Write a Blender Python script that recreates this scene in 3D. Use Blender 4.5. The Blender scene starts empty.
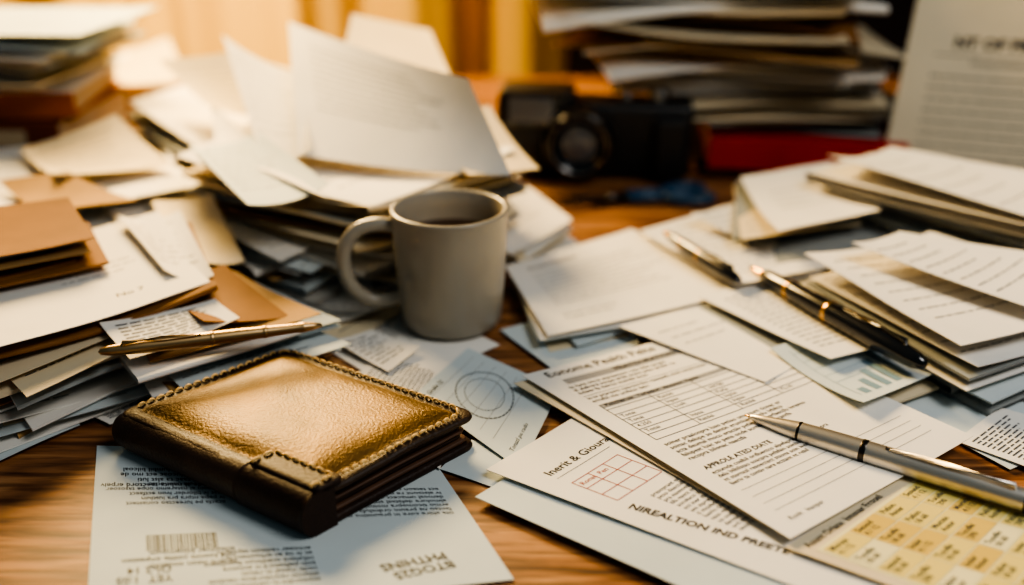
import bpy, bmesh, math, random
from mathutils import Vector, Matrix, noise
random.seed(11)
R=random.Random(5)
R2=random.Random(9)
TZ=0.75
F=1000.0; PITCH=math.radians(24); HC=0.345
sp,cp=math.sin(PITCH),math.cos(PITCH)
def G(x,y,h=0.0):
    dx=(x-512)/F; dy=(292.5-y)/F
    dz=-sp+dy*cp; dyy=cp+dy*sp
    t=(HC-h)/-dz
    return Vector((dx*t,dyy*t,TZ+h))

# ------------------------------------------------------------------ materials
def lin(c):
    return tuple(((v/255.0)/12.92 if v/255.0<=0.04045 else ((v/255.0+0.055)/1.055)**2.4) for v in c)+(1,)
MATS={}
def mat(name,rgb,rough=0.6,metal=0.0,var=0.0,vscale=20,bump=0.0,bscale=200,spec=0.5,coat=0.0):
    if name in MATS: return MATS[name]
    m=bpy.data.materials.new(name); m.use_nodes=True
    nt=m.node_tree; b=nt.nodes['Principled BSDF']
    c=lin(rgb)
    b.inputs['Base Color'].default_value=c
    b.inputs['Roughness'].default_value=rough
    b.inputs['Metallic'].default_value=metal
    b.inputs['Specular IOR Level'].default_value=spec
    b.inputs['Coat Weight'].default_value=coat
    tc=nt.nodes.new('ShaderNodeTexCoord')
    if var>0:
        n=nt.nodes.new('ShaderNodeTexNoise'); n.inputs['Scale'].default_value=vscale; n.inputs['Detail'].default_value=4
        r=nt.nodes.new('ShaderNodeValToRGB')
        r.color_ramp.elements[0].position=.3; r.color_ramp.elements[1].position=.7
        r.color_ramp.elements[0].color=tuple(v*(1-var) for v in c[:3])+(1,)
        r.color_ramp.elements[1].color=tuple(min(1,v*(1+var*.6)) for v in c[:3])+(1,)
        nt.links.new(tc.outputs['Object'],n.inputs['Vector']); nt.links.new(n.outputs['Fac'],r.inputs['Fac'])
        nt.links.new(r.outputs['Color'],b.inputs['Base Color'])
    if bump>0:
        n2=nt.nodes.new('ShaderNodeTexNoise'); n2.inputs['Scale'].default_value=bscale; n2.inputs['Detail'].default_value=5
        bp=nt.nodes.new('ShaderNodeBump'); bp.inputs['Strength'].default_value=bump; bp.inputs['Distance'].default_value=0.001
        nt.links.new(tc.outputs['Object'],n2.inputs['Vector']); nt.links.new(n2.outputs['Fac'],bp.inputs['Height'])
        nt.links.new(bp.outputs['Normal'],b.inputs['Normal'])
    MATS[name]=m
    return m
white=mat('paper_white',(230,225,215),.7,var=.06,vscale=14,spec=.25,bump=.15,bscale=60)
cream=mat('paper_cream',(216,200,168),.7,var=.06,vscale=14,spec=.25)
cool=mat('paper_cool',(196,205,205),.65,var=.06,vscale=14,spec=.25)
grey=mat('paper_grey',(146,149,146),.65,var=.08,vscale=14,spec=.25)
kraft=mat('paper_kraft',(136,94,52),.75,var=.12,vscale=30,spec=.25)
tan=mat('paper_tan',(172,136,88),.75,var=.12,vscale=30,spec=.25)
ink=mat('ink_black',(28,28,32),.6,spec=.3)
inkg=mat('ink_grey',(78,80,84),.6,spec=.3)
inkl=mat('ink_light_grey',(146,146,146),.6,spec=.3)
inkr=mat('ink_red',(170,84,70),.6,spec=.3)
inkb=mat('ink_blue',(120,146,160),.6,spec=.3)
inky=mat('ink_yellow',(222,202,122),.6,spec=.3)
inky2=mat('ink_yellow_pale',(228,218,170),.6,spec=.3)
inky3=mat('ink_ochre',(212,182,98),.6,spec=.3)
PM=[white,cream,cool,grey,kraft,tan,ink,inkg,inkl,inkr,inkb,inky,inky2,inky3]
WHT,CRM,COL,GRY,KRF,TAN,INK,INKG,INKL,INKR,INKB,INKY,INKY2,INKY3=range(14)

def finish(name,bm,mats,smooth=None,parent=None,matrix=None):
    me=bpy.data.meshes.new(name); bm.to_mesh(me); bm.free()
    for m in mats: me.materials.append(m)
    ob=bpy.data.objects.new(name,me); bpy.context.scene.collection.objects.link(ob)
    if smooth:
        for p in me.polygons: p.use_smooth=True
    if matrix is not None: ob.matrix_world=matrix
    if parent: ob.parent=parent
    return ob

# ------------------------------------------------------------------ paper tools
class Sheet:
    def __init__(s,c,t=.0003,amp=0.0,theta=None,wob=0.0,zmin=TZ+.0003,quad=None):
        s.A,s.B,s.C,s.D=[Vector(p) for p in c]
        s.W=((s.B-s.A).length+(s.C-s.D).length)/2; s.H=((s.D-s.A).length+(s.C-s.B).length)/2
        n=(s.D-s.A).cross(s.B-s.A).normalized()
        if n.z<-.05: n=-n
        s.n=n; s.t=t; s.amp=amp; s.th=theta if theta is not None else R.uniform(0,3.14)
        s.wob=wob; s.seed=R.uniform(0,100); s.zmin=zmin
    def P(s,u,v,o=0.0):
        p=(s.A*(1-u)+s.B*u)*(1-v)+(s.D*(1-u)+s.C*u)*v
        q=math.cos(s.th)*(2*u-1)+math.sin(s.th)*(2*v-1)
        d=s.amp*q*q
        if s.wob: d+=s.wob*noise.noise(Vector((u*1.7+s.seed,v*1.7,s.seed*.3)))
        p=p+s.n*d
        if p.z<s.zmin: p.z=s.zmin
        return p+s.n*o
def add_sheet(bm,S,m=0,n=10):
    def grid(o,flip):
        vs=[[bm.verts.new(S.P(i/n,j/n,o)) for i in range(n+1)] for j in range(n+1)]
        for j in range(n):
            for i in range(n):
                q=[vs[j][i],vs[j+1][i],vs[j+1][i+1],vs[j][i+1]]
                if flip: q.reverse()
                f=bm.faces.new(q); f.material_index=m; f.smooth=True
    grid(S.t,False); grid(0,True)
    per=[(i/n,0) for i in range(n)]+[(1,j/n) for j in range(n)]+[(1-i/n,1) for i in range(n)]+[(0,1-j/n) for j in range(n)]
    a=[bm.verts.new(S.P(u,v,0)) for u,v in per]; b=[bm.verts.new(S.P(u,v,S.t)) for u,v in per]
    k=len(per)
    for i in range(k):
        f=bm.faces.new([a[i],a[(i+1)%k],b[(i+1)%k],b[i]]); f.material_index=m
def add_fold(bm,S,m,hgt,edge=0,n=8):
    """a folded bundle: leaf below, rounded fold along one edge, leaf above, with loose leaves between"""
    r=hgt/2
    def Q(a,b,o):
        return S.P(a,b,o) if edge==0 else (S.P(b,a,o) if edge==1 else (S.P(1-a,b,o) if edge==2 else S.P(b,1-a,o)))
    L=S.W if edge in(0,2) else S.H
    prof=[(1-i/n,0.0) for i in range(n)]
    for k in range(9):
        a=-math.pi/2-math.pi*k/8
        prof.append(((r+r*math.cos(a))/L,r+r*math.sin(a)))
    prof+=[((i+1)/n,hgt) for i in range(n)]
    rows=[[bm.verts.new(Q(a,j/n,o)) for a,o in prof] for j in range(n+1)]
    for x,y in zip(rows,rows[1:]):
        for i in range(len(prof)-1):
            f=bm.faces.new([x[i],x[i+1],y[i+1],y[i]]); f.material_index=m; f.smooth=True
    for k in range(3):
        o=hgt*(k+1)/4; e=R.uniform(.94,1.0)
        g=[[bm.verts.new(Q(.03+(e-.03)*i/n,.01+.98*j/n,o)) for i in range(n+1)] for j in range(n+1)]
        for j in range(n):
            for i in range(n):
                f=bm.faces.new([g[j][i],g[j][i+1],g[j+1][i+1],g[j+1][i]]); f.material_index=m; f.smooth=True
OFF=.00018
def rect(bm,S,u0,v0,u1,v1,m,seg=1,off=OFF):
    k=1 if seg==1 else max(1,int(seg*abs(v1-v0)/max(abs(u1-u0),.001)))
    for i in range(seg):
        for j in range(k):
            a=u0+(u1-u0)*i/seg; b=u0+(u1-u0)*(i+1)/seg
            c=v0+(v1-v0)*j/k; d=v0+(v1-v0)*(j+1)/k
            f=bm.faces.new([bm.verts.new(S.P(x,y,S.t+off)) for x,y in ((a,c),(a,d),(b,d),(b,c))]); f.material_index=m
def hline(bm,S,u0,u1,v,m=INKG,w=.0004):
    rect(bm,S,u0,v,u1,v+w/S.H,m,seg=8)
def vline(bm,S,u,v0,v1,m=INKG,w=.0004):
    for j in range(8):
        rect(bm,S,u,v0+(v1-v0)*j/8,u+w/S.W,v0+(v1-v0)*(j+1)/8,m)
def words(bm,S,u0,u1,v0,v1,rows,m=INKG,th=.0012,rag=.3,rr=None):
    q=rr or R
    for r in range(rows):
        v=v0+(v1-v0)*r/max(1,rows)
        end=u1-(u1-u0)*q.random()*rag
        u=u0
        while u<end:
            w=q.uniform(.003,.012)/S.W
            rect(bm,S,u,v,min(u+w,end),v+th/S.H,m)
            u+=w+.0018/S.W
_tc={}
def tmesh(s,size,bold):
    k=(s,round(size,5),bold)
    if k in _tc: return _tc[k]
    cu=bpy.data.curves.new('tmp','FONT'); cu.body=s; cu.size=size; cu.resolution_u=2
    cu.offset=bold*size; cu.space_line=.95
    ob=bpy.data.objects.new('tmp',cu); bpy.context.scene.collection.objects.link(ob)
    bpy.context.view_layer.update()
    me=bpy.data.meshes.new_from_object(ob.evaluated_get(bpy.context.evaluated_depsgraph_get()))
    vs=[v.co.copy() for v in me.vertices]; fs=[tuple(p.vertices) for p in me.polygons]
    bpy.data.objects.remove(ob); bpy.data.curves.remove(cu); bpy.data.meshes.remove(me)
    _tc[k]=(vs,fs); return _tc[k]
def text(bm,S,u,v,s,size,m=INK,bold=0.0,rot=0,sx=1.0,off=OFF):
    vs,fs=tmesh(s,size,bold)
    a=math.radians(rot); ca,sa=math.cos(a),math.sin(a)
    nv=[]
    for p in vs:
        x=p.x*sx; y=p.y
        X=x*ca-y*sa; Y=x*sa+y*ca
        nv.append(bm.verts.new(S.P(u+X/S.W,v-Y/S.H,S.t+off)))
    for f in fs:
        try:
            q=bm.faces.new([nv[i] for i in f]); q.material_index=m
        except ValueError: pass
SY=['re','na','ti','on','al','pe','mo','st','in','er','de','co','pra','bil','ta','so','um','ect','ord','fa','lu','nt','ac','iv']
def lorem(cols,rows):
    out=[]
    for r in range(rows):
        l=''
        lim=cols*(1 if r<rows-1 else R.uniform(.4,.9))*R.uniform(.9,1)
        while len(l)<lim:
            l+=''.join(R.choice(SY) for _ in range(R.randint(1,4)))+' '
        out.append(l.strip())
    return '\n'.join(out)
def table(bm,S,u0,v0,u1,v1,nc,nr,m=INKG,w=.0004):
    for i in range(nc+1): vline(bm,S,u0+(u1-u0)*i/nc,v0,v1,m,w)
    for j in range(nr+1): hline(bm,S,u0,u1,v0+(v1-v0)*j/nr,m,w)
def quad(px,h):
    hs=h if isinstance(h,(list,tuple)) else [h]*4
    return [G(x,y,k) for (x,y),k in zip(px,hs)]
def pick(w=(10,4,4,2,1,1)):
    return R.choices([WHT,CRM,COL,GRY,KRF,TAN],weights=w)[0]

def stack(name,px,h,n,base=0.0,jp=.010,jr=6,amp=.003,w=(10,4,4,2,1,1),pr=None,topm=WHT,grow=0.04,wob=.002,ng=8,fold=0.25,ttheta=None):
    """pile of sheets whose top sheet is the given quad; every lower sheet really exists down to base"""
    top=quad(px,h)
    c=sum(top,Vector())/4; hh=c.z-TZ
    bm=bmesh.new()
    dz=(hh-base)/max(1,n)
    for i in range(n):
        z=TZ+base+dz*i+.0004
        if i==n-1:
            S=Sheet(top,t=min(.0006,dz*.5),amp=amp*.6,wob=wob*.5,zmin=TZ+base+dz*i*.5,theta=ttheta)
            add_sheet(bm,S,topm,12)
            if pr: pr(bm,S)
        else:
            a=math.radians(R.uniform(-jr,jr)); sx=1+R.uniform(-grow,grow)
            off=Vector((R.uniform(-jp,jp),R.uniform(-jp,jp),0))
            cs=[]
            for p in top:
                d=p-c; dzv=d.z*(i/n)
                q=Vector((d.x*math.cos(a)-d.y*math.sin(a),d.x*math.sin(a)+d.y*math.cos(a),0))*sx
                cs.append(Vector((c.x,c.y,0))+q+off+Vector((0,0,z+dzv+R.uniform(-.3,.3)*dz)))
            f=i/n
            S=Sheet(cs,t=dz*R.choice([.1,.12,.2,.35,.6]),amp=R.uniform(-.3,1)*amp*f,wob=wob*f,zmin=TZ+base+dz*i*.5+.0003)
            if R.random()<fold and dz>.0025: add_fold(bm,S,pick(w),dz*R.uniform(.8,1.1),edge=R.choice([0,0,1,3,3]))
            else:
                mm=pick(w); add_sheet(bm,S,mm,ng)
                if f>.55 and mm in (WHT,CRM,COL): words(bm,S,.05,.95,.05,.97,9,INKG,rr=R2)
    return finish(name,bm,PM)
def doc(name,px,h,amp=0.0,m=WHT,pr=None,t=.0004,n=14,wob=.0008,theta=None,corners=None):
    bm=bmesh.new(); S=Sheet(corners or quad(px,h),t=t,amp=amp,wob=wob,theta=theta)
    add_sheet(bm,S,m,n)
    if pr: pr(bm,S)
    return finish(name,bm,PM)

# ------------------------------------------------------------------ generic solids
def lathe(bm,prof,M=Matrix(),seg=32,m=0,smooth=True):
    rings=[]
    for r,z in prof:
        if r<1e-6: rings.append([bm.verts.new(M@Vector((0,0,z)))])
        else: rings.append([bm.verts.new(M@Vector((r*math.cos(2*math.pi*i/seg),r*math.sin(2*math.pi*i/seg),z))) for i in range(seg)])
    for a,b in zip(rings,rings[1:]):
        for i in range(seg):
            j=(i+1)%seg
            if len(a)==1 and len(b)==1: continue
            if len(a)==1: f=bm.faces.new([a[0],b[j],b[i]])
            elif len(b)==1: f=bm.faces.new([a[i],a[j],b[0]])
            else: f=bm.faces.new([a[i],a[j],b[j],b[i]])
            f.material_index=m; f.smooth=smooth
def box(bm,c,s,bev=.001,m=0,M=Matrix(),seg=2):
    t=bmesh.new(); bmesh.ops.create_cube(t,size=1,matrix=Matrix.Translation(c)@Matrix.Diagonal((s[0],s[1],s[2],1)))
    if bev>0: bmesh.ops.bevel(t,geom=t.edges[:],offset=bev,segments=seg,profile=.6,affect='EDGES')
    mp={}
    for v in t.verts: mp[v]=bm.verts.new(M@v.co)
    for f in t.faces:
        g=bm.faces.new([mp[v] for v in f.verts]); g.material_index=m
    t.free()
def tube(bm,pts,rad,seg=12,m=0,flat=1.0,up=Vector((0,0,1)),closed=False):
    rings=[]; n=len(pts)
    for i,p in enumerate(pts):
        if closed: d=(pts[(i+1)%n]-pts[i-1]).normalized()
        else: d=(pts[min(i+1,n-1)]-pts[max(i-1,0)]).normalized()
        a=d.cross(up); 
        if a.length<1e-4: a=d.cross(Vector((1,0,0)))
        a.normalize(); b=a.cross(d).normalized()
        r=rad[i] if isinstance(rad,list) else rad
        rings.append([bm.verts.new(p+a*r*math.cos(2*math.pi*k/seg)*flat+b*r*math.sin(2*math.pi*k/seg)) for k in range(seg)])
    pr=list(zip(rings,rings[1:]))
    if closed: pr.append((rings[-1],rings[0]))
    for a,b in pr:
        for k in range(seg):
            f=bm.faces.new([a[k],a[(k+1)%seg],b[(k+1)%seg],b[k]]); f.material_index=m; f.smooth=True
    if not closed:
        for r in (rings[0],rings[-1]):
            f=bm.faces.new(r); f.material_index=m

# ------------------------------------------------------------------ room
def wood():
    m=bpy.data.materials.new('desk_wood'); m.use_nodes=True; nt=m.node_tree; b=nt.nodes['Principled BSDF']
    tc=nt.nodes.new('ShaderNodeTexCoord')
    mp=nt.nodes.new('ShaderNodeMapping'); mp.inputs['Scale'].default_value=(3.2,20,20); mp.inputs['Rotation'].default_value=(0,0,.12)
    n=nt.nodes.new('ShaderNodeTexNoise'); n.inputs['Scale'].default_value=1.8; n.inputs['Detail'].default_value=9; n.inputs['Distortion'].default_value=1.6
    r=nt.nodes.new('ShaderNodeValToRGB')
    e=r.color_ramp.elements
    e[0].position=.32; e[0].color=lin((88,56,34)); e[1].position=.70; e[1].color=lin((190,140,92))
    x=e.new(.5); x.color=lin((150,101,62))
    mp2=nt.nodes.new('ShaderNodeMapping'); mp2.inputs['Scale'].default_value=(12,150,150); mp2.inputs['Rotation'].default_value=(0,0,.12)
    n2=nt.nodes.new('ShaderNodeTexNoise'); n2.inputs['Scale'].default_value=1.5; n2.inputs['Detail'].default_value=4
    r2=nt.nodes.new('ShaderNodeValToRGB'); r2.color_ramp.elements[0].position=.36; r2.color_ramp.elements[0].color=(.3,.25,.22,1); r2.color_ramp.elements[1].position=.54; r2.color_ramp.elements[1].color=(1,1,1,1)
    mx=nt.nodes.new('ShaderNodeMix'); mx.data_type='RGBA'; mx.blend_type='MULTIPLY'; mx.inputs[0].default_value=.85
    L=nt.links.new
    L(tc.outputs['Object'],mp.inputs['Vector']); L(mp.outputs[0],n.inputs['Vector']); L(n.outputs['Fac'],r.inputs['Fac'])
    L(tc.outputs['Object'],mp2.inputs['Vector']); L(mp2.outputs[0],n2.inputs['Vector']); L(n2.outputs['Fac'],r2.inputs['Fac'])
    L(r.outputs['Color'],mx.inputs[6]); L(r2.outputs['Color'],mx.inputs[7]); L(mx.outputs[2],b.inputs['Base Color'])
    bp=nt.nodes.new('ShaderNodeBump'); bp.inputs['Strength'].default_value=.35; bp.inputs['Distance'].default_value=.001
    L(n2.outputs['Fac'],bp.inputs['Height']); L(bp.outputs['Normal'],b.inputs['Normal'])
    b.inputs['Roughness'].default_value=.5
    b.inputs['Specular IOR Level'].default_value=.4
    return m
WOOD=wood()
bm=bmesh.new()
box(bm,(0,.95,TZ-.02),(2.6,1.4,.04),.004)
for sx in (-1.2,1.2):
    for y in (.33,1.57): box(bm,(sx,y,(TZ-.04)/2),(.07,.07,TZ-.04),.004)
box(bm,(0,1.57,TZ-.09),(2.33,.03,.1),.002)
finish('desk',bm,[WOOD])
wallm=mat('wall_paint_brown',(54,36,28),.9,var=.15,vscale=3)
floorm=mat('floor_dark_wood',(70,48,34),.5,var=.3,vscale=6)
bm=bmesh.new(); box(bm,(0,.8,-.02),(6,5,.04),0); finish('floor',bm,[floorm])
bm=bmesh.new(); box(bm,(0,2.45,1.35),(6,.1,2.7),0); finish('wall_back',bm,[wallm])
# curtain
cm=bpy.data.materials.new('curtain_fabric'); cm.use_nodes=True; nt=cm.node_tree
for nn in list(nt.nodes):
    if nn.type=='BSDF_PRINCIPLED': nt.nodes.remove(nn)
o=[x for x in nt.nodes if x.type=='OUTPUT_MATERIAL'][0]
d=nt.nodes.new('ShaderNodeBsdfDiffuse'); d.inputs[0].default_value=lin((156,112,54))
t=nt.nodes.new('ShaderNodeBsdfTranslucent'); t.inputs[0].default_value=lin((222,172,84))
mx=nt.nodes.new('ShaderNodeMixShader'); mx.inputs[0].default_value=.6
nt.links.new(d.outputs[0],mx.inputs[1]); nt.links.new(t.outputs[0],mx.inputs[2]); nt.links.new(mx.outputs[0],o.inputs[0])
bm=bmesh.new()
nx=420; x0,x1=-1.9,.10
cols=[]
for i in range(nx+1):
    x=x0+(x1-x0)*i/nx
    y=1.83+.04*math.sin(x*24+1.5*math.sin(x*5))+.012*math.sin(x*61+1)
    cols.append([bm.verts.new((x,y,.04)),bm.verts.new((x,y,1.2)),bm.verts.new((x,y*.9+.185,2.5))])
for a,b in zip(cols,cols[1:]):
    for k in range(2):
        f=bm.faces.new([a[k],b[k],b[k+1],a[k+1]]); f.smooth=True
finish('curtain',bm,[cm])

# ------------------------------------------------------------------ mug
mugm=mat('mug_ceramic',(158,150,134),.34,var=.04,vscale=30,coat=.3)
coffee=mat('coffee',(66,38,22),.12)
mb=G(452,319,.0045)
bm=bmesh.new()
ro,rb,hh,th=.0445,.0388,.0935,.0038
prof=[(0,.003),(rb-.008,.003),(rb-.006,0),(rb-.002,0),(rb,.003),(rb+.0012,.012)]
for k in range(1,8):
    z=.012+(hh-.014)*k/7; prof.append((rb+.0012+(ro-rb-.0012)*(k/7)**.8,z))
prof+=[(ro+.0003,hh-.001),(ro-.0012,hh+.0003),(ro-th+.001,hh),(ro-th,hh-.0015)]
for k in range(1,8):
    z=hh-.002-(hh-.012)*k/7; prof.append((ro-th-(ro-rb)*(k/7),z))
prof+=[(rb-th-.006,.0058),(0,.0055)]
lathe(bm,prof,seg=72)
lathe(bm,[(0,.070),(ro-th-.0010,.070)],seg=48,m=1)
ctrl=[(-.0408,.081),(-.054,.083),(-.068,.080),(-.0775,.070),(-.081,.055),(-.0785,.039),(-.070,.027),(-.057,.0205),(-.0385,.0225)]
def cr(ct,n=5):
    o=[]
    c=[ct[0]]+list(ct)+[ct[-1]]
    for i in range(1,len(c)-2):
        p0,p1,p2,p3=[Vector(q) for q in c[i-1:i+3]]
        for k in range(n):
            t=k/n
            o.append(.5*((2*p1)+(p2-p0)*t+(2*p0-5*p1+4*p2-p3)*t*t+(3*p1-p0-3*p2+p3)*t**3))
    o.append(Vector(ct[-1])); return o
pts=cr([(x,0,z) for x,z in ctrl])
tube(bm,pts,.0056,seg=16,flat=1.0,up=Vector((0,1,0)))
mug=finish('coffee_mug',bm,[mugm,coffee],matrix=Matrix.Translation(mb)@Matrix.Rotation(math.radians(10),4,'Z'))

# ------------------------------------------------------------------ wallet
lea=mat('wallet_leather',(98,72,26),.42,metal=.42,var=.42,vscale=30,bump=.55,bscale=560,spec=.5)
lead=mat('wallet_leather_dark',(46,29,19),.5,var=.3,vscale=60,bump=.5,bscale=500,spec=.3)
leai=mat('wallet_lining',(84,56,36),.6,var=.2,vscale=60)
thr=mat('wallet_thread',(228,188,120),.6)
leae=mat('wallet_edge_leather',(56,38,23),.48,var=.3,vscale=50,bump=.45,bscale=600,spec=.4)
ht=.030
cA,cB,cC,cD=[G(x,y,ht-.003) for x,y in ((112,411),(290,346),(474,411),(318,497))]
base=TZ+.0012
e1=((cB-cA)+(cC-cD))/2; WX=e1.length; e1=e1/WX
e2=((cD-cA)+(cC-cB))/2; WY=e2.length; e2=e2/WY
ctr=(cA+cB+cC+cD)/4; ctr.z=base
org=ctr-e1*WX/2-e2*WY/2
def WM(x,y,z): return org+e1*x+e2*y+Vector((0,0,z))
def rr(x0,x1,y0,y1,r,k=6):
    o=[]
    for (cx,cy,a0) in ((x1-r,y1-r,0),(x0+r,y1-r,90),(x0+r,y0+r,180),(x1-r,y0+r,270)):
        for i in range(k+1):
            a=math.radians(a0+90*i/k); o.append((cx+r*math.cos(a),cy+r*math.sin(a)))
    out=[]
    for i,p in enumerate(o):
        q=o[(i+1)%len(o)]
        out.append(p)
        if (i+1)%(k+1)==0:
            for s in range(1,14): out.append((p[0]+(q[0]-p[0])*s/14,p[1]+(q[1]-p[1])*s/14))
    return out
def slab(bm,x0,x1,y0,y1,r,prof,m,zf=None,m2=None,split=99):
    rings=[]
    for ins,z in prof:
        rings.append([bm.verts.new(WM(x,y,z+(zf(x,y) if zf else 0))) for x,y in rr(x0+ins,x1-ins,y0+ins,y1-ins,max(r-ins*.6,.0015))])
    for q,(a,b) in enumerate(zip(rings,rings[1:])):
        k=len(a)
        for i in range(k):
            f=bm.faces.new([a[i],a[(i+1)%k],b[(i+1)%k],b[i]]); f.material_index=m if q<split else m2; f.smooth=True
    bm.faces.new(rings[0][::-1]).material_index=m
    f=bm.faces.new(rings[-1]); f.material_index=m if m2 is None else m2; f.smooth=True
bm=bmesh.new()
wv=lambda x,y: .0009*noise.noise(Vector((x*22,y*22,3)))
wv2=lambda x,y: .0018*noise.noise(Vector((x*20,y*20,3)))+.0007*noise.noise(Vector((x*60,y*60,8)))
slab(bm,0,WX,0,WY,.009,[(.002,0),(.0006,.0008),(0,.0025),(.0006,.0045),(.002,.0055),(.02,.0055)],1)
for k,(z0,z1,ins,mi) in enumerate([(.006,.0088,.004,2),(.0095,.0125,.0065,1),(.0130,.0150,.005,2),(.0155,.0190,.0075,1),(.0195,.0212,.0045,2)]):
    slab(bm,.002,WX-ins,ins*.8,WY-ins*.8,.006,[(.001,z0),(0,z0+.0006),(0,z1-.0006),(.001,z1),(.02,z1)],mi,zf=wv)
mx_=min(WX,WY)/2
tp=[(.003,.0215),(.0008,.0218),(0,.0232),(.0006,.0247),(.002,.0256),(.006,.0258),(.0095,.0256),(.0125,.0268),(.017,.0284),(.025,.0296),(.035,.0301),(.045,.0303),(.055,.0304),(mx_-.006,.0304)]
slab(bm,-.001,WX,0,WY,.009,tp,4,zf=wv2,m2=0,split=6)
def spine(bm,y0,y1,bulge,top,bot,xin,m,off=0):
    rings=[]
    ny=18
    for j in range(ny+1):
        y=y0+(y1-y0)*j/ny
        e=min((y-y0),(y1-y))/.006; e=min(1,e); sh=math.sqrt(max(0,1-(1-e)**2))*.12+.88 if off==0 else 1
        ring=[WM(xin,y,top+off)]
        for i in range(15):
            a=math.pi/2+math.pi*i/14
            zc=(top+bot)/2; rz=(top-bot)/2+off
            ring.append(WM(.002+(bulge+off)*math.cos(a)*sh,y,zc+rz*math.sin(a)*(sh)))
        ring.append(WM(xin,y,bot-off))
        rings.append([bm.verts.new(p) for p in ring])
    for a,b in zip(rings,rings[1:]):
        for i in range(len(a)-1):
            f=bm.faces.new([a[i],a[i+1],b[i+1],b[i]]); f.material_index=m; f.smooth=True
    bm.faces.new(rings[0]).material_index=m; bm.faces.new(rings[-1][::-1]).material_index=m
spine(bm,.002,WY-.002,.0095,.0256,.0003,.006,4)
spine(bm,WY*.68,WY+.0005,.0095,.0258,.0008,.014,1,off=.0014)
slab(bm,.002,.021,WY*.68,WY+.0005,.004,[(0,.0255),(0,.0280),(.0008,.0288),(.004,.0290)],1)
def stitch(p,q):
    d=(q-p); L=d.length; n=max(1,int(L/.0062)); 
    for i in range(n):
        a=p+d*((i+.18)/n); b=p+d*((i+.84)/n)
        m1=a+(b-a)*.5+Vector((0,0,.0016))
        tube(bm,[a,a+(b-a)*.15+Vector((0,0,.0012)),m1,a+(b-a)*.85+Vector((0,0,.0012)),b],.00085,seg=6,m=3)
zs=.0262; ii=.0052
stitch(WM(.010,ii,zs),WM(WX-.012,ii,zs))
stitch(WM(WX-ii,.012,zs),WM(WX-ii,WY-.012,zs))
stitch(WM(WX-.012,WY-ii,zs),WM(.024,WY-ii,zs))
stitch(WM(WX-.012,ii,zs),WM(WX-ii,.012,zs)); stitch(WM(WX-ii,WY-.012,zs),WM(WX-.012,WY-ii,zs))
stitch(WM(.0175,WY*.68+.004,.0289),WM(.0175,WY-.004,.0289))
stitch(WM(.0175,WY*.68+.004,.0289),WM(.001,WY*.68+.004,.0289))
stitch(WM(.0175,WY-.004,.0289),WM(.001,WY-.004,.0289))
wal=finish('leather_wallet',bm,[lea,lead,leai,thr,leae])

# ------------------------------------------------------------------ pens
silver=mat('pen_silver',(212,204,192),.36,metal=.9)
black=mat('pen_black_lacquer',(18,18,20),.18,coat=.5)
gold=mat('pen_gold',(214,168,98),.25,metal=1.0)
dark=mat('pen_dark_metal',(70,66,62),.3,metal=1.0)
brass=mat('brass_satin',(176,148,108),.4,metal=1.0)
def pen(name,p0,p1,segs,clip=None,mats=None):
    d=p1-p0; L=d.length
    q=Vector((0,0,1)).rotation_difference(d.normalized())
    bm=bmesh.new()
    for prof,m in segs: lathe(bm,[(r,z*L) for r,z in prof],seg=28,m=m)
    M=Matrix.Translation(p0)@q.to_matrix().to_4x4()
    if clip:
        z0,z1,r,m=clip
        upl=(q.inverted()@Vector((.25,-.45,1))); upl.z=0; upl.normalize()
        pts=[upl*(r*.6)+Vector((0,0,z1*L)),upl*(r+.0022)+Vector((0,0,z1*L-.001)),upl*(r+.0024)+Vector((0,0,(z0+z1)/2*L)),upl*(r+.0008)+Vector((0,0,z0*L+.004)),upl*(r+.0010)+Vector((0,0,z0*L))]
        tube(bm,pts,[.0012,.0016,.0015,.0012,.0009],seg=8,m=m,flat=1.0)
    return finish(name,bm,mats or [silver,black,gold,dark],matrix=M)
pen('silver_pen',G(745,415,.0150),G(1050,508,.0185),[
  ([(0,0),(.0006,.001),(.0009,.018)],2),
  ([(.0009,.018),(.0022,.03),(.0034,.08),(.0052,.15),(.0062,.20)],0),
  ([(.0062,.20),(.0064,.202),(.0064,.208),(.0062,.21)],3),
  ([(.0062,.21),(.0067,.3),(.0070,.42)],0),
  ([(.0070,.42),(.0073,.422),(.0073,.437),(.0070,.44)],3),
  ([(.0070,.44),(.0070,.7),(.0066,.93)],0),
  ([(.0066,.93),(.0068,.935),(.0066,.95),(.0030,.955),(.0030,.99),(.002,1),(0,1)],3)],clip=(.5,.9,.0068,0))
def fount(name,a,b,r=.006,mats=None):
    pen(name,a,b,[
  ([(0,0),(.0014,.002),(.0026,.04),(.0036,.09)],2),
  ([(.0036,.09),(r*.75,.12),(r*.9,.26)],1),
  ([(r*.9,.26),(r,.262),(r,.275),(r*.93,.28)],2),
  ([(r*.93,.28),(r*1.05,.42),(r*1.05,.50)],1),
  ([(r*1.05,.5),(r*1.12,.502),(r*1.12,.515),(r*1.08,.52)],2),
  ([(r*1.08,.52),(r*1.05,.8),(r*.8,.95),(r*.5,.99),(0,1)],1)],clip=(.56,.9,r,1),mats=mats)
fount('fountain_pen',G(750,267,.030),G(926,366,.030),r=.0078)
fount('fountain_pen',G(664,232,.034),G(740,282,.030),r=.0056)
fount('brass_pen',G(322,325,.050),G(98,352,.056),r=.0042,mats=[silver,brass,brass,dark])

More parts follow.
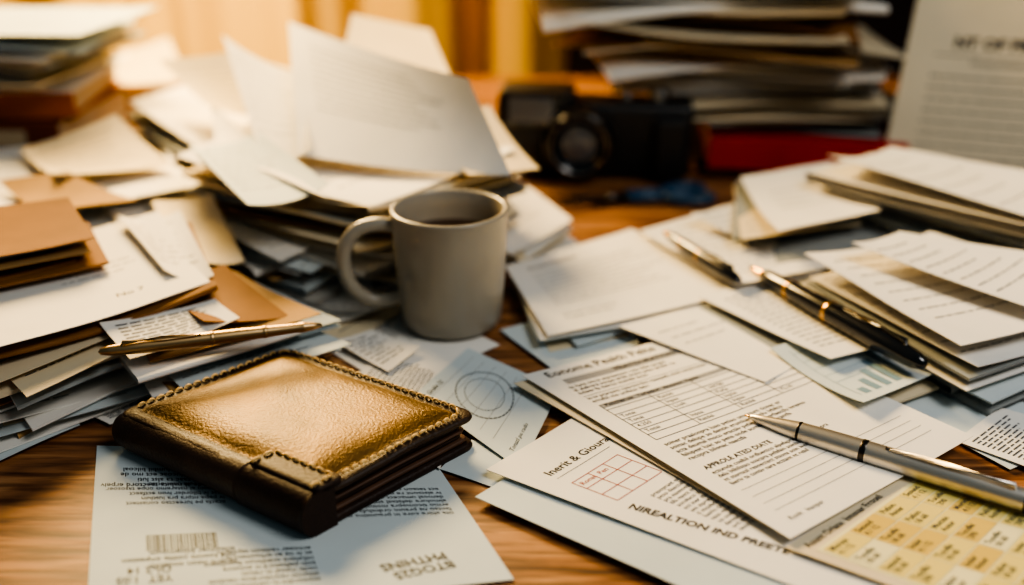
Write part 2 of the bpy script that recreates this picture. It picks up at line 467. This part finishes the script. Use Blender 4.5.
# ------------------------------------------------------------------ foreground documents
def prA(bm,S):
    text(bm,S,.07,.055,"Eonome Pealth Pelte",.0108,INK,.012)
    rect(bm,S,.10,.085,.88,.118,INKL,seg=8)
    text(bm,S,.33,.110,"FEIATDURATION",.0068,INK,.014,off=OFF*2)
    text(bm,S,.08,.145,lorem(42,3),.0050,INK,.008)
    hline(bm,S,.08,.92,.205,INKG)
    text(bm,S,.08,.228,lorem(44,2),.0048,INK,.008)
    rect(bm,S,.08,.268,.92,.290,INKL,seg=8)
    text(bm,S,.10,.285,"Pencheroin  Torlation  Amonnt  Fapte",.0050,INK,.012,off=OFF*2)
    table(bm,S,.08,.268,.92,.50,4,7,INKG,.0006)
    for i in range(4):
        for j in range(1,7):
            if R.random()<.75: text(bm,S,.095+i*.21,.268+.033*j+.024,R.choice(['Ratdel','4.250','Perla','109.00','Tonai','Lcolt','Inpae','72.10']),.0048,INKG,.006)
    text(bm,S,.08,.54,lorem(48,5),.0050,INK,.008)
    text(bm,S,.08,.685,"APPROLE ATED DIATE",.0056,INK,.016)
    text(bm,S,.08,.71,lorem(50,4),.0046,INK,.006)
    for k in range(4): hline(bm,S,.08,.92,.80+.035*k,INKG,.0003)
    text(bm,S,.08,.955,"Ronlt   Inaoper",.0046,INKG,.004)
    text(bm,S,.60,.955,"Sunn 08-12",.0046,INKG,.004)
doc('invoice_form',[(522,377),(722,324),(973,437),(790,540)],[.011,.011,.0125,.0125],amp=.0006,pr=prA,theta=0.0)
doc('invoice_backing_sheet',[(514,384),(715,332),(950,440),(766,527)],.0088,amp=.0,m=CRM)
def prB(bm,S):
    text(bm,S,.14,.150,"Inerit & Giourane",.0084,INK,.014)
    table(bm,S,.15,.21,.55,.345,3,3,INKR,.0006)
    text(bm,S,.17,.24,"Ronat  Pen",.0050,INKR,.006)
    hline(bm,S,.14,.6,.17,INKG)
    text(bm,S,.120,.385,"NIREALTION IND PREETE",.0078,INK,.03,rot=-82)
    text(bm,S,.30,.40,lorem(30,14),.0044,INKG,.004)
doc('account_statement',[(486,470),(600,402),(960,540),(862,612)],.0070,amp=.0,pr=prB)
def prw(u0=.1,u1=.9,v0=.12,v1=.9,rows=16,m=INKG):
    def f(bm,S): words(bm,S,u0,u1,v0,v1,rows,m)
    return f
doc('letter_sheet',[(475,497),(565,440),(905,560),(800,640)],.0050,m=COL)
doc('letter_sheet',[(576,512),(690,455),(1040,600),(880,680)],.0030,m=COL,pr=prw())
def prC(bm,S):
    rect(bm,S,.06,.10,.94,.94,INKY2,seg=8)
    for i in range(4):
        for j in range(7):
            u=.08+.215*i; v=.12+.115*j
            rect(bm,S,u,v,u+.208,v+.108,R.choice([INKY,INKY,INKY,INKY2,INKY3]),seg=4,off=OFF*2)
            text(bm,S,u+.015,v+.04,R.choice(['Patlon','Inder','Morate','Sesund','Tucelle'])+'\n'+R.choice(['18 60','290','Anter','4 / 12']),.0050,INKG,.010,off=OFF*3)
    text(bm,S,.06,.075,"Aount Orlate  Intenar Frouel",.0062,INK,.014)
doc('yellow_schedule_form',[(785,548),(902,470),(1120,522),(1040,640)],.0095,pr=prC,m=CRM)
doc('letter_sheet',[(955,440),(1000,408),(1110,440),(1060,480)],.004,pr=prw())
def prU(bm,S):
    text(bm,S,.12,.155,"BTOG25\nPHTHINS",.0092,INK,.022,rot=12)
    text(bm,S,.04,.50,lorem(38,7),.0050,INKG,.006)
    text(bm,S,.45,.12,lorem(24,7),.0048,INK,.006)
    u=.68
    while u<.86:
        w=R.uniform(.002,.005); rect(bm,S,u,.33,u+w,.42,INK); u+=w+R.uniform(.002,.005)
    text(bm,S,.80,.20,"YET  1:05\nOI-2 14",.0072,INK,.014)
    text(bm,S,.64,.26,lorem(24,3),.0054,INK,.008)
    text(bm,S,.60,.74,lorem(32,5),.0054,INK,.006)
    text(bm,S,.64,.62,lorem(28,5),.0048,INKG,.006)
doc('billing_statement',[(514,580),(86,625),(97,446),(430,455)],.0008,pr=prU,m=COL,wob=.0)
# ---- sheets behind the wallet
def prG(bm,S):
    for rr_ in (.018,.026,.0265):
        k=40
        for i in range(k):
            a=2*math.pi*i/k; b=2*math.pi*(i+.8)/k
            f=bm.faces.new([bm.verts.new(S.P(.5+r*math.cos(t)/S.W,.45+r*math.sin(t)/S.H,S.t+OFF)) for r,t in ((rr_,a),(rr_,b),(rr_+.0006,b),(rr_+.0006,a))]); f.material_index=INKG
    for i in range(6): hline(bm,S,.1,.9,.12+.12*i,INKL)
    text(bm,S,.1,.9,"Tonatl pe rado",.0052,INKG,.006)
    text(bm,S,.1,.1,"Gralin 22",.0060,INK,.01)
def prT(b,S): text(b,S,.08,.10,lorem(38,13),.0050,INKG,.006)
doc('letter_sheet',[(296,330),(405,300),(500,345),(395,392)],.0012,pr=prT,m=WHT)
doc('letter_sheet',[(330,400),(400,335),(470,372),(440,470)],.0022,pr=prT,m=WHT)
doc('chart_sheet',[(415,395),(468,348),(560,390),(520,470)],.0034,pr=prG,m=COL)
doc('letter_sheet',[(250,305),(330,270),(420,300),(350,345)],.0035,pr=prw(.1,.9,.1,.9,10),m=CRM)
doc('letter_sheet',[(440,470),(470,440),(560,455),(530,500)],.0012,m=COL)
doc('receipt_slip',[(335,345),(372,330),(420,352),(388,372)],.005,m=WHT,pr=prw(.1,.9,.1,.9,8,INK),amp=.002)
doc('letter_sheet',[(275,290),(340,285),(382,315),(305,330)],.0065,amp=.003,m=WHT,pr=prw(.1,.9,.1,.9,8,INKG))

# ---- centre
def prLet(bm,S):
    text(bm,S,.12,.16,"Ronalt Depatent",.0085,INKG,.012)
    words(bm,S,.12,.88,.24,.72,9,INKG,th=.0009)
    words(bm,S,.12,.45,.80,.90,2,INKG,th=.0009)
stack('paper_stack',[(505,268),(632,229),(750,292),(548,336)],.016,6,jp=.010,jr=8,amp=.001,pr=prLet,w=(10,3,5,3,0,0),fold=0)
doc('envelope',[(619,328),(735,296),(837,344),(765,383)],[.0135,.0135,.012,.0125],pr=prw(.1,.6,.2,.5,3,INKL),t=.001)
doc('letter_sheet',[(500,330),(610,300),(640,345),(560,375)],.003,m=COL)
def prBl(bm,S):
    for i in range(5): rect(bm,S,.15+.12*i,.8-.1*i,.22+.12*i,.9,INKB)
    for i in range(5): hline(bm,S,.1,.9,.15+.12*i,INKB)
    vline(bm,S,.1,.1,.9,INKB)
stack('chart_paper_pile',[(770,352),(865,322),(945,372),(862,412)],.014,4,jp=.008,jr=14,amp=.008,pr=prBl,topm=COL,w=(4,2,8,2,0,0),fold=.4)
stack('loose_paper_pile',[(640,232),(775,196),(865,262),(735,292)],.022,7,jp=.03,jr=22,amp=.006,pr=prw(.1,.9,.1,.9,12,INKG),w=(10,3,4,2,0,1))
stack('paper_stack',[(700,298),(800,262),(925,335),(830,362)],.020,6,jp=.014,jr=14,amp=.002,w=(8,2,6,3,0,0),pr=prw(),fold=0)
stack('envelope_pile',[(740,182),(830,168),(880,215),(778,238)],.045,9,jp=.018,jr=14,amp=.009,w=(8,4,4,3,1,1),pr=prw(.2,.7,.3,.7,4,INKG))
doc('letter_sheet',[(690,225),(745,200),(800,215),(770,250)],[.026,.034,.030,.024],amp=.006,m=WHT,pr=prw(.1,.9,.1,.9,7,INKG))
# right stacks
def prwl(bm,S): words(bm,S,.10,.88,.12,.85,8,INKG,th=.0013)
stack('document_stack',[(826,164),(890,150),(1190,206),(1150,258)],.074,8,jp=.014,jr=5,amp=.008,pr=prwl,w=(10,3,6,4,0,0),fold=.9,wob=.005,ttheta=.3)
stack('document_stack',[(803,262),(930,235),(1130,300),(960,350)],.044,7,jp=.012,jr=6,amp=.008,pr=prwl,w=(8,2,7,4,1,1),fold=.8,wob=.004)
doc('letter_sheet',[(850,252),(900,232),(1100,270),(1040,312)],[.056,.060,.058,.054],amp=.004,m=WHT,pr=prwl)
doc('letter_sheet',[(880,400),(960,380),(1100,430),(1010,470)],.002,m=COL)

# ---- left piles
def prEnv(bm,S):
    text(bm,S,.62,.84,"No 7",.010,INK,.01)
    words(bm,S,.08,.35,.1,.3,3,INKG)
    words(bm,S,.45,.8,.45,.62,3,INKG)
stack('envelope_pile',[(-70,262),(160,222),(210,282),(-40,372)],.060,13,jp=.018,jr=12,amp=.007,pr=prEnv,w=(8,4,4,3,2,2),wob=.004)
stack('kraft_folder_pile',[(120,300),(235,272),(322,322),(150,362)],.040,9,jp=.016,jr=14,amp=.005,topm=TAN,w=(5,3,4,3,3,4))
doc('envelope',[(150,285),(225,272),(290,318),(205,330)],[.05,.05,.043,.046],m=KRF,amp=.003,t=.001)
doc('letter_sheet',[(100,330),(215,300),(240,325),(130,360)],[.052,.052,.044,.046],m=WHT,amp=.003,t=.0006,pr=prwl)
stack('loose_paper_pile',[(-60,355),(110,345),(180,372),(-30,440)],.014,7,jp=.02,jr=16,amp=.005,w=(8,3,6,3,0,0),pr=prw())
doc('letter_sheet',[(60,400),(120,380),(175,400),(110,425)],.0025,m=WHT,pr=prw())
doc('letter_sheet',[(-40,415),(60,385),(80,425),(-20,470)],.003,m=COL,pr=prw())
stack('kraft_envelope_pile',[(-80,212),(70,205),(95,238),(-70,275)],.085,8,base=.06,jp=.012,jr=8,amp=.005,topm=KRF,w=(5,3,4,2,4,3))
stack('paper_stack',[(-60,160),(130,140),(215,190),(-60,235)],.055,11,jp=.02,jr=12,amp=.008,w=(8,6,4,3,2,2),wob=.004,pr=prwl)
stack('paper_stack',[(100,205),(180,185),(230,222),(150,262)],.045,9,jp=.018,jr=16,amp=.008,w=(6,5,3,3,1,3),wob=.004)
doc('letter_sheet',[(20,150),(120,128),(175,165),(60,190)],[.07,.08,.065,.06],amp=.008,m=CRM,pr=prwl)
doc('letter_sheet',[(120,225),(180,215),(215,285),(165,275)],[.066,.066,.055,.062],amp=.006,m=WHT,pr=prwl)
doc('letter_sheet',[(150,200),(215,205),(245,262),(190,270)],[.055,.06,.04,.046],amp=.006,m=CRM)
doc('envelope',[(0,185),(70,175),(140,205),(40,215)],[.062,.07,.062,.058],amp=.004,m=TAN)
# books + papers top-left
bkr=mat('book_cover_brown',(120,60,34),.5,var=.2); bko=mat('book_cover_orange',(180,96,46),.5,var=.2); bkd=mat('book_cover_dark',(48,32,28),.5)
pages=mat('book_pages',(204,184,146),.8,var=.1,vscale=80); red=mat('book_cover_red',(186,32,26),.4,var=.1)
def book(name,c,w,d,h,ang,m,label=True):
    bm=bmesh.new()
    box(bm,(0,0,.0015),(w,d,.003),.0008,0); box(bm,(0,0,h-.0015),(w,d,.003),.0008,0)
    box(bm,(0,-d/2+.0015,h/2),(w,.004,h),.0015,0)
    box(bm,(0,.002,h/2),(w-.008,d-.010,h-.006),0,1)
    if label: box(bm,(w*.2,-d/2-.0006,h/2),(w*.3,.0012,h*.5),0,1)
    return finish(name,bm,[m,pages],matrix=Matrix.Translation(c)@Matrix.Rotation(math.radians(ang),4,'Z'))
cL=Vector((-.62,1.17,TZ))
book('hardcover_book',cL+Vector((0,0,.0005)),.27,.2,.034,4,bkd)
book('hardcover_book',cL+Vector((.005,0,.035)),.25,.19,.036,-3,bkr)
book('hardcover_book',cL+Vector((0,0,.0715)),.26,.19,.030,6,bko,label=False)
def wstack(name,x0,y0,w0,d0,x1,y1,w1,d1,z0,z1,n,ang0=0,jr=12,jp=.015,amp=.01,w=(10,4,4,2,1,1),tilt=.0,fold=.25):
    bm=bmesh.new(); dz=(z1-z0)/n
    for i in range(n):
        f=i/(n-1); a=math.radians(ang0+R.uniform(-jr,jr))
        cx=x0+(x1-x0)*f+R.uniform(-jp,jp); cy=y0+(y1-y0)*f+R.uniform(-jp,jp)
        ww=(w0+(w1-w0)*f)*R.uniform(.85,1.08)/2; dd=(d0+(d1-d0)*f)*R.uniform(.9,1.08)/2
        cs=[]
        for sx,sy in ((-1,1),(1,1),(1,-1),(-1,-1)):
            x=sx*ww; y=sy*dd
            cs.append(Vector((cx+x*math.cos(a)-y*math.sin(a),cy+x*math.sin(a)+y*math.cos(a),TZ+z0+dz*i+sx*tilt*f+R.uniform(-.4,.4)*dz)))
        S=Sheet(cs,t=dz*R.choice([.08,.1,.15,.3]),amp=R.uniform(-1,.9)*amp*f,theta=R.uniform(-.5,.5),wob=amp*.5*f,zmin=TZ+z0+dz*i*.6+.0004)
        if R.random()<fold: add_fold(bm,S,pick(w),dz*R.uniform(.8,1.2),edge=R.choice([0,2,3]))
        else: add_sheet(bm,S,pick(w),10)
        if i==n-1: words(bm,S,.1,.9,.1,.8,12,INKL)
    return finish(name,bm,PM)
wstack('paper_stack',-.62,1.16,.26,.2,-.60,1.14,.30,.2,.103,.172,10,amp=.010,w=(10,6,3,3,0,1))
# centre-left big pile
stack('letter_pile',[(178,168),(330,88),(515,160),(372,208)],.088,17,jp=.016,jr=9,amp=.010,w=(9,6,4,3,1,2),grow=.05,wob=.006,fold=.4,pr=prwl)
doc('letter_sheet',[(292,27),(470,82),(515,182),(300,158)],[.175,.165,.094,.100],amp=.005,pr=prw(.12,.85,.15,.7,10,INKG),n=16,theta=.2)
doc('letter_sheet',[(352,20),(430,30),(470,120),(330,110)],[.17,.16,.115,.115],amp=.004,m=CRM)
doc('letter_sheet',[(228,50),(300,75),(318,165),(262,160)],[.150,.140,.096,.094],amp=.010,pr=prwl)
doc('letter_sheet',[(160,60),(245,62),(285,120),(215,120)],[.13,.13,.10,.09],amp=.008,m=CRM,pr=prwl)
doc('letter_sheet',[(212,106),(262,150),(330,205),(215,150)],[.10,.098,.096,.092],amp=.003,m=WHT)
doc('letter_sheet',[(190,150),(260,140),(330,190),(250,215)],[.094,.10,.096,.090],amp=.006,m=COL,pr=prwl)
doc('letter_sheet',[(420,120),(490,115),(540,172),(470,186)],[.105,.11,.085,.094],amp=.006,m=CRM)
stack('paper_stack',[(200,225),(310,190),(372,222),(280,262)],.045,9,jp=.012,jr=12,amp=.007,w=(7,5,4,3,2,3),fold=.4,pr=prwl)
stack('paper_stack',[(130,110),(250,60),(330,90),(200,150)],.07,11,jp=.025,jr=16,amp=.010,w=(7,5,3,2,1,2))
stack('paper_stack',[(440,190),(500,165),(572,225),(510,255)],.022,6,jp=.008,jr=8,amp=.005,w=(7,5,4,2,1,1),pr=prwl)
doc('letter_sheet',[(60,60),(170,50),(190,80),(90,95)],[.05,.05,.05,.05],amp=.01,m=CRM)
# tall stack at the back on the red book
book('hardcover_book',Vector((.345,1.21,TZ+.0005)),.25,.18,.012,-4,bkd,label=False)
book('red_hardcover_book',Vector((.340,1.17,TZ+.013)),.215,.19,.036,-8,red,label=False)
wstack('tall_paper_stack',.325,1.20,.23,.20,.17,1.24,.44,.22,.050,.235,21,ang0=-6,amp=.024,jr=18,jp=.024,w=(10,5,4,3,1,2),fold=.3)

# ---- camera device
plast=mat('camera_black_body',(22,22,24),.45,bump=.3,bscale=600); plg=mat('camera_gloss',(10,10,12),.12,coat=.5); chrome=mat('camera_chrome',(150,146,140),.3,metal=1.0); scr=mat('camera_window',(96,96,96),.15,spec=.8)
bm=bmesh.new()
box(bm,(0,0,.045),(.22,.06,.085),.012,0,seg=4)
box(bm,(-.065,-.002,.082),(.085,.062,.035),.008,0,seg=3)
box(bm,(-.070,-.033,.080),(.066,.006,.040),.003,1); box(bm,(-.070,-.0368,.080),(.050,.002,.029),.0008,3)
box(bm,(.085,-.036,.04),(.036,.02,.07),.008,0,seg=3)
ML=Matrix.Translation((-.015,-.025,.045))@Matrix.Rotation(math.radians(90),4,'X')
lathe(bm,[(0,0),(.040,0),(.040,.012),(.038,.014),(.037,.028),(.035,.030),(.031,.030),(.029,.024),(.022,.022),(.0205,.016)],ML,40,1)
lathe(bm,[(.0385,.0135),(.0398,.016),(.0385,.018)],ML,40,2)
lathe(bm,[(.0300,.0285),(.0312,.0308),(.0330,.0285)],ML,40,2)
lathe(bm,[(.0225,.018),(.016,.0205),(.008,.0222),(0,.0226)],ML,40,3)
lathe(bm,[(.011,.086),(.011,.096),(.010,.098),(0,.098)],Matrix.Translation((.07,0,0)),24,2)
lathe(bm,[(.006,.086),(.006,.093),(0,.094)],Matrix.Translation((.035,0,0)),16,2)
cpos=G(592,170,0)
finish('film_camera',bm,[plast,plg,chrome,scr],matrix=Matrix.Translation((cpos.x,cpos.y-.01,TZ+.0005))@Matrix.Rotation(math.radians(-6),4,'Z'))

# ---- scissors
sb=mat('scissors_handle_blue',(40,72,100),.4); ss=mat('scissors_steel',(90,90,94),.3,metal=1.0)
bm=bmesh.new()
def blade(a,sg):
    d=Vector((math.cos(a),math.sin(a),0)); nrm=Vector((-d.y,d.x,0))
    z=.004+sg*.0012
    pts=[(-.085,0),(-.02,.006*sg),(.02,.006*sg),(.02,-.006*sg),(-.02,-.005*sg)]
    lo=[bm.verts.new(d*x+nrm*y+Vector((0,0,z-.0008))) for x,y in pts]; hi=[bm.verts.new(d*x+nrm*y+Vector((0,0,z+.0008))) for x,y in pts]
    bm.faces.new(lo).material_index=1; bm.faces.new(hi).material_index=1
    for i in range(5): bm.faces.new([lo[i],lo[(i+1)%5],hi[(i+1)%5],hi[i]]).material_index=1
    tube(bm,[d*.015+Vector((0,0,.0055)),d*.035+nrm*.004*-sg+Vector((0,0,.0055)),d*.048+nrm*-.008*sg+Vector((0,0,.0055))],.0045,m=0)
    c=d*.068+nrm*(-.012*sg)+Vector((0,0,.0055))
    tube(bm,[c+d*.022*math.cos(t)+nrm*.013*math.sin(t) for t in [2*math.pi*i/20 for i in range(20)]],.0042,m=0,closed=True)
blade(math.radians(18),1); blade(math.radians(-18),-1)
lathe(bm,[(.004,.0015),(.004,.0078),(0,.0085)],m=1,seg=16)
pp=G(612,203,0)
finish('scissors',bm,[sb,ss],matrix=Matrix.Translation((pp.x,pp.y,TZ+.0008))@Matrix.Rotation(math.radians(8),4,'Z')@Matrix.Scale(1.15,4))

# ---- standing notice and binder behind
def prS(bm,S):
    text(bm,S,.225,.39,"NT OF PRALE",.0175,INK,.045)
    hline(bm,S,.14,.9,.42,INKG,.0012)
    text(bm,S,.32,.465,"TOOLATION PEL",.0090,INKG,.016)
    words(bm,S,.14,.92,.51,.94,9,INKG,.0022)
doc('standing_notice',None,None,pr=prS,m=CRM,amp=.003,theta=0.1,corners=[Vector((.462,1.17,TZ+.235)),Vector((.66,1.10,TZ+.235)),Vector((.60,.985,TZ+.002)),Vector((.402,1.055,TZ+.002))])
bnd=mat('binder_dark',(36,28,26),.5,var=.1)
bm=bmesh.new()
box(bm,(0,0,.15),(.26,.004,.30),.001,0); box(bm,(0,.066,.15),(.26,.004,.30),.001,0); box(bm,(-.13,.033,.15),(.004,.07,.30),.001,0)
box(bm,(.004,.033,.14),(.24,.055,.27),0,1)
lathe(bm,[(.008,-.001),(.011,0),(.011,.001),(.008,.0015)],Matrix.Translation((-.132,.033,.06))@Matrix.Rotation(math.radians(-90),4,'Y'),20,2)
finish('ring_binder',bm,[bnd,pages,chrome],matrix=Matrix.Translation((.645,1.27,TZ+.0005))@Matrix.Rotation(math.radians(-16),4,'Z'))

# ------------------------------------------------------------------ lights
def area(name,loc,tgt,sx,sy,pw,col):
    l=bpy.data.lights.new(name,'AREA'); l.shape='RECTANGLE'; l.size=sx; l.size_y=sy; l.energy=pw; l.color=col
    ob=bpy.data.objects.new(name,l); ob.location=loc
    ob.rotation_euler=(Vector(tgt)-Vector(loc)).to_track_quat('-Z','Y').to_euler()
    bpy.context.scene.collection.objects.link(ob)
area('window_glow_light',(-.52,1.66,TZ+.78),(-.10,.62,TZ),.55,.45,42,(1,.69,.30))
area('curtain_back_light',(-.62,2.25,TZ+.1),(-.52,1.8,TZ),.25,.9,12,(1,.84,.48))
area('front_fill_light',(.75,.10,TZ+1.2),(.36,.50,TZ),.55,.55,9,(1,.97,.94))  # soft fill from the camera side, added to brighten the front documents
w=bpy.data.worlds.new('world'); bpy.context.scene.world=w; w.use_nodes=True
w.node_tree.nodes['Background'].inputs[0].default_value=(.48,.66,.74,1); w.node_tree.nodes['Background'].inputs[1].default_value=.14
# ------------------------------------------------------------------ camera
cd=bpy.data.cameras.new('camera'); co=bpy.data.objects.new('camera',cd); bpy.context.scene.collection.objects.link(co)
co.location=(0,0,TZ+HC); co.rotation_euler=(math.radians(90)-PITCH,0,0)
cd.sensor_width=36; cd.lens=36*F/1024; cd.clip_start=.01
cd.dof.use_dof=True; cd.dof.focus_distance=.61; cd.dof.aperture_fstop=2.2
bpy.context.scene.camera=co
bpy.context.scene.view_settings.view_transform='AgX'
bpy.context.scene.view_settings.look='AgX - High Contrast'
bpy.context.scene.view_settings.exposure=.15
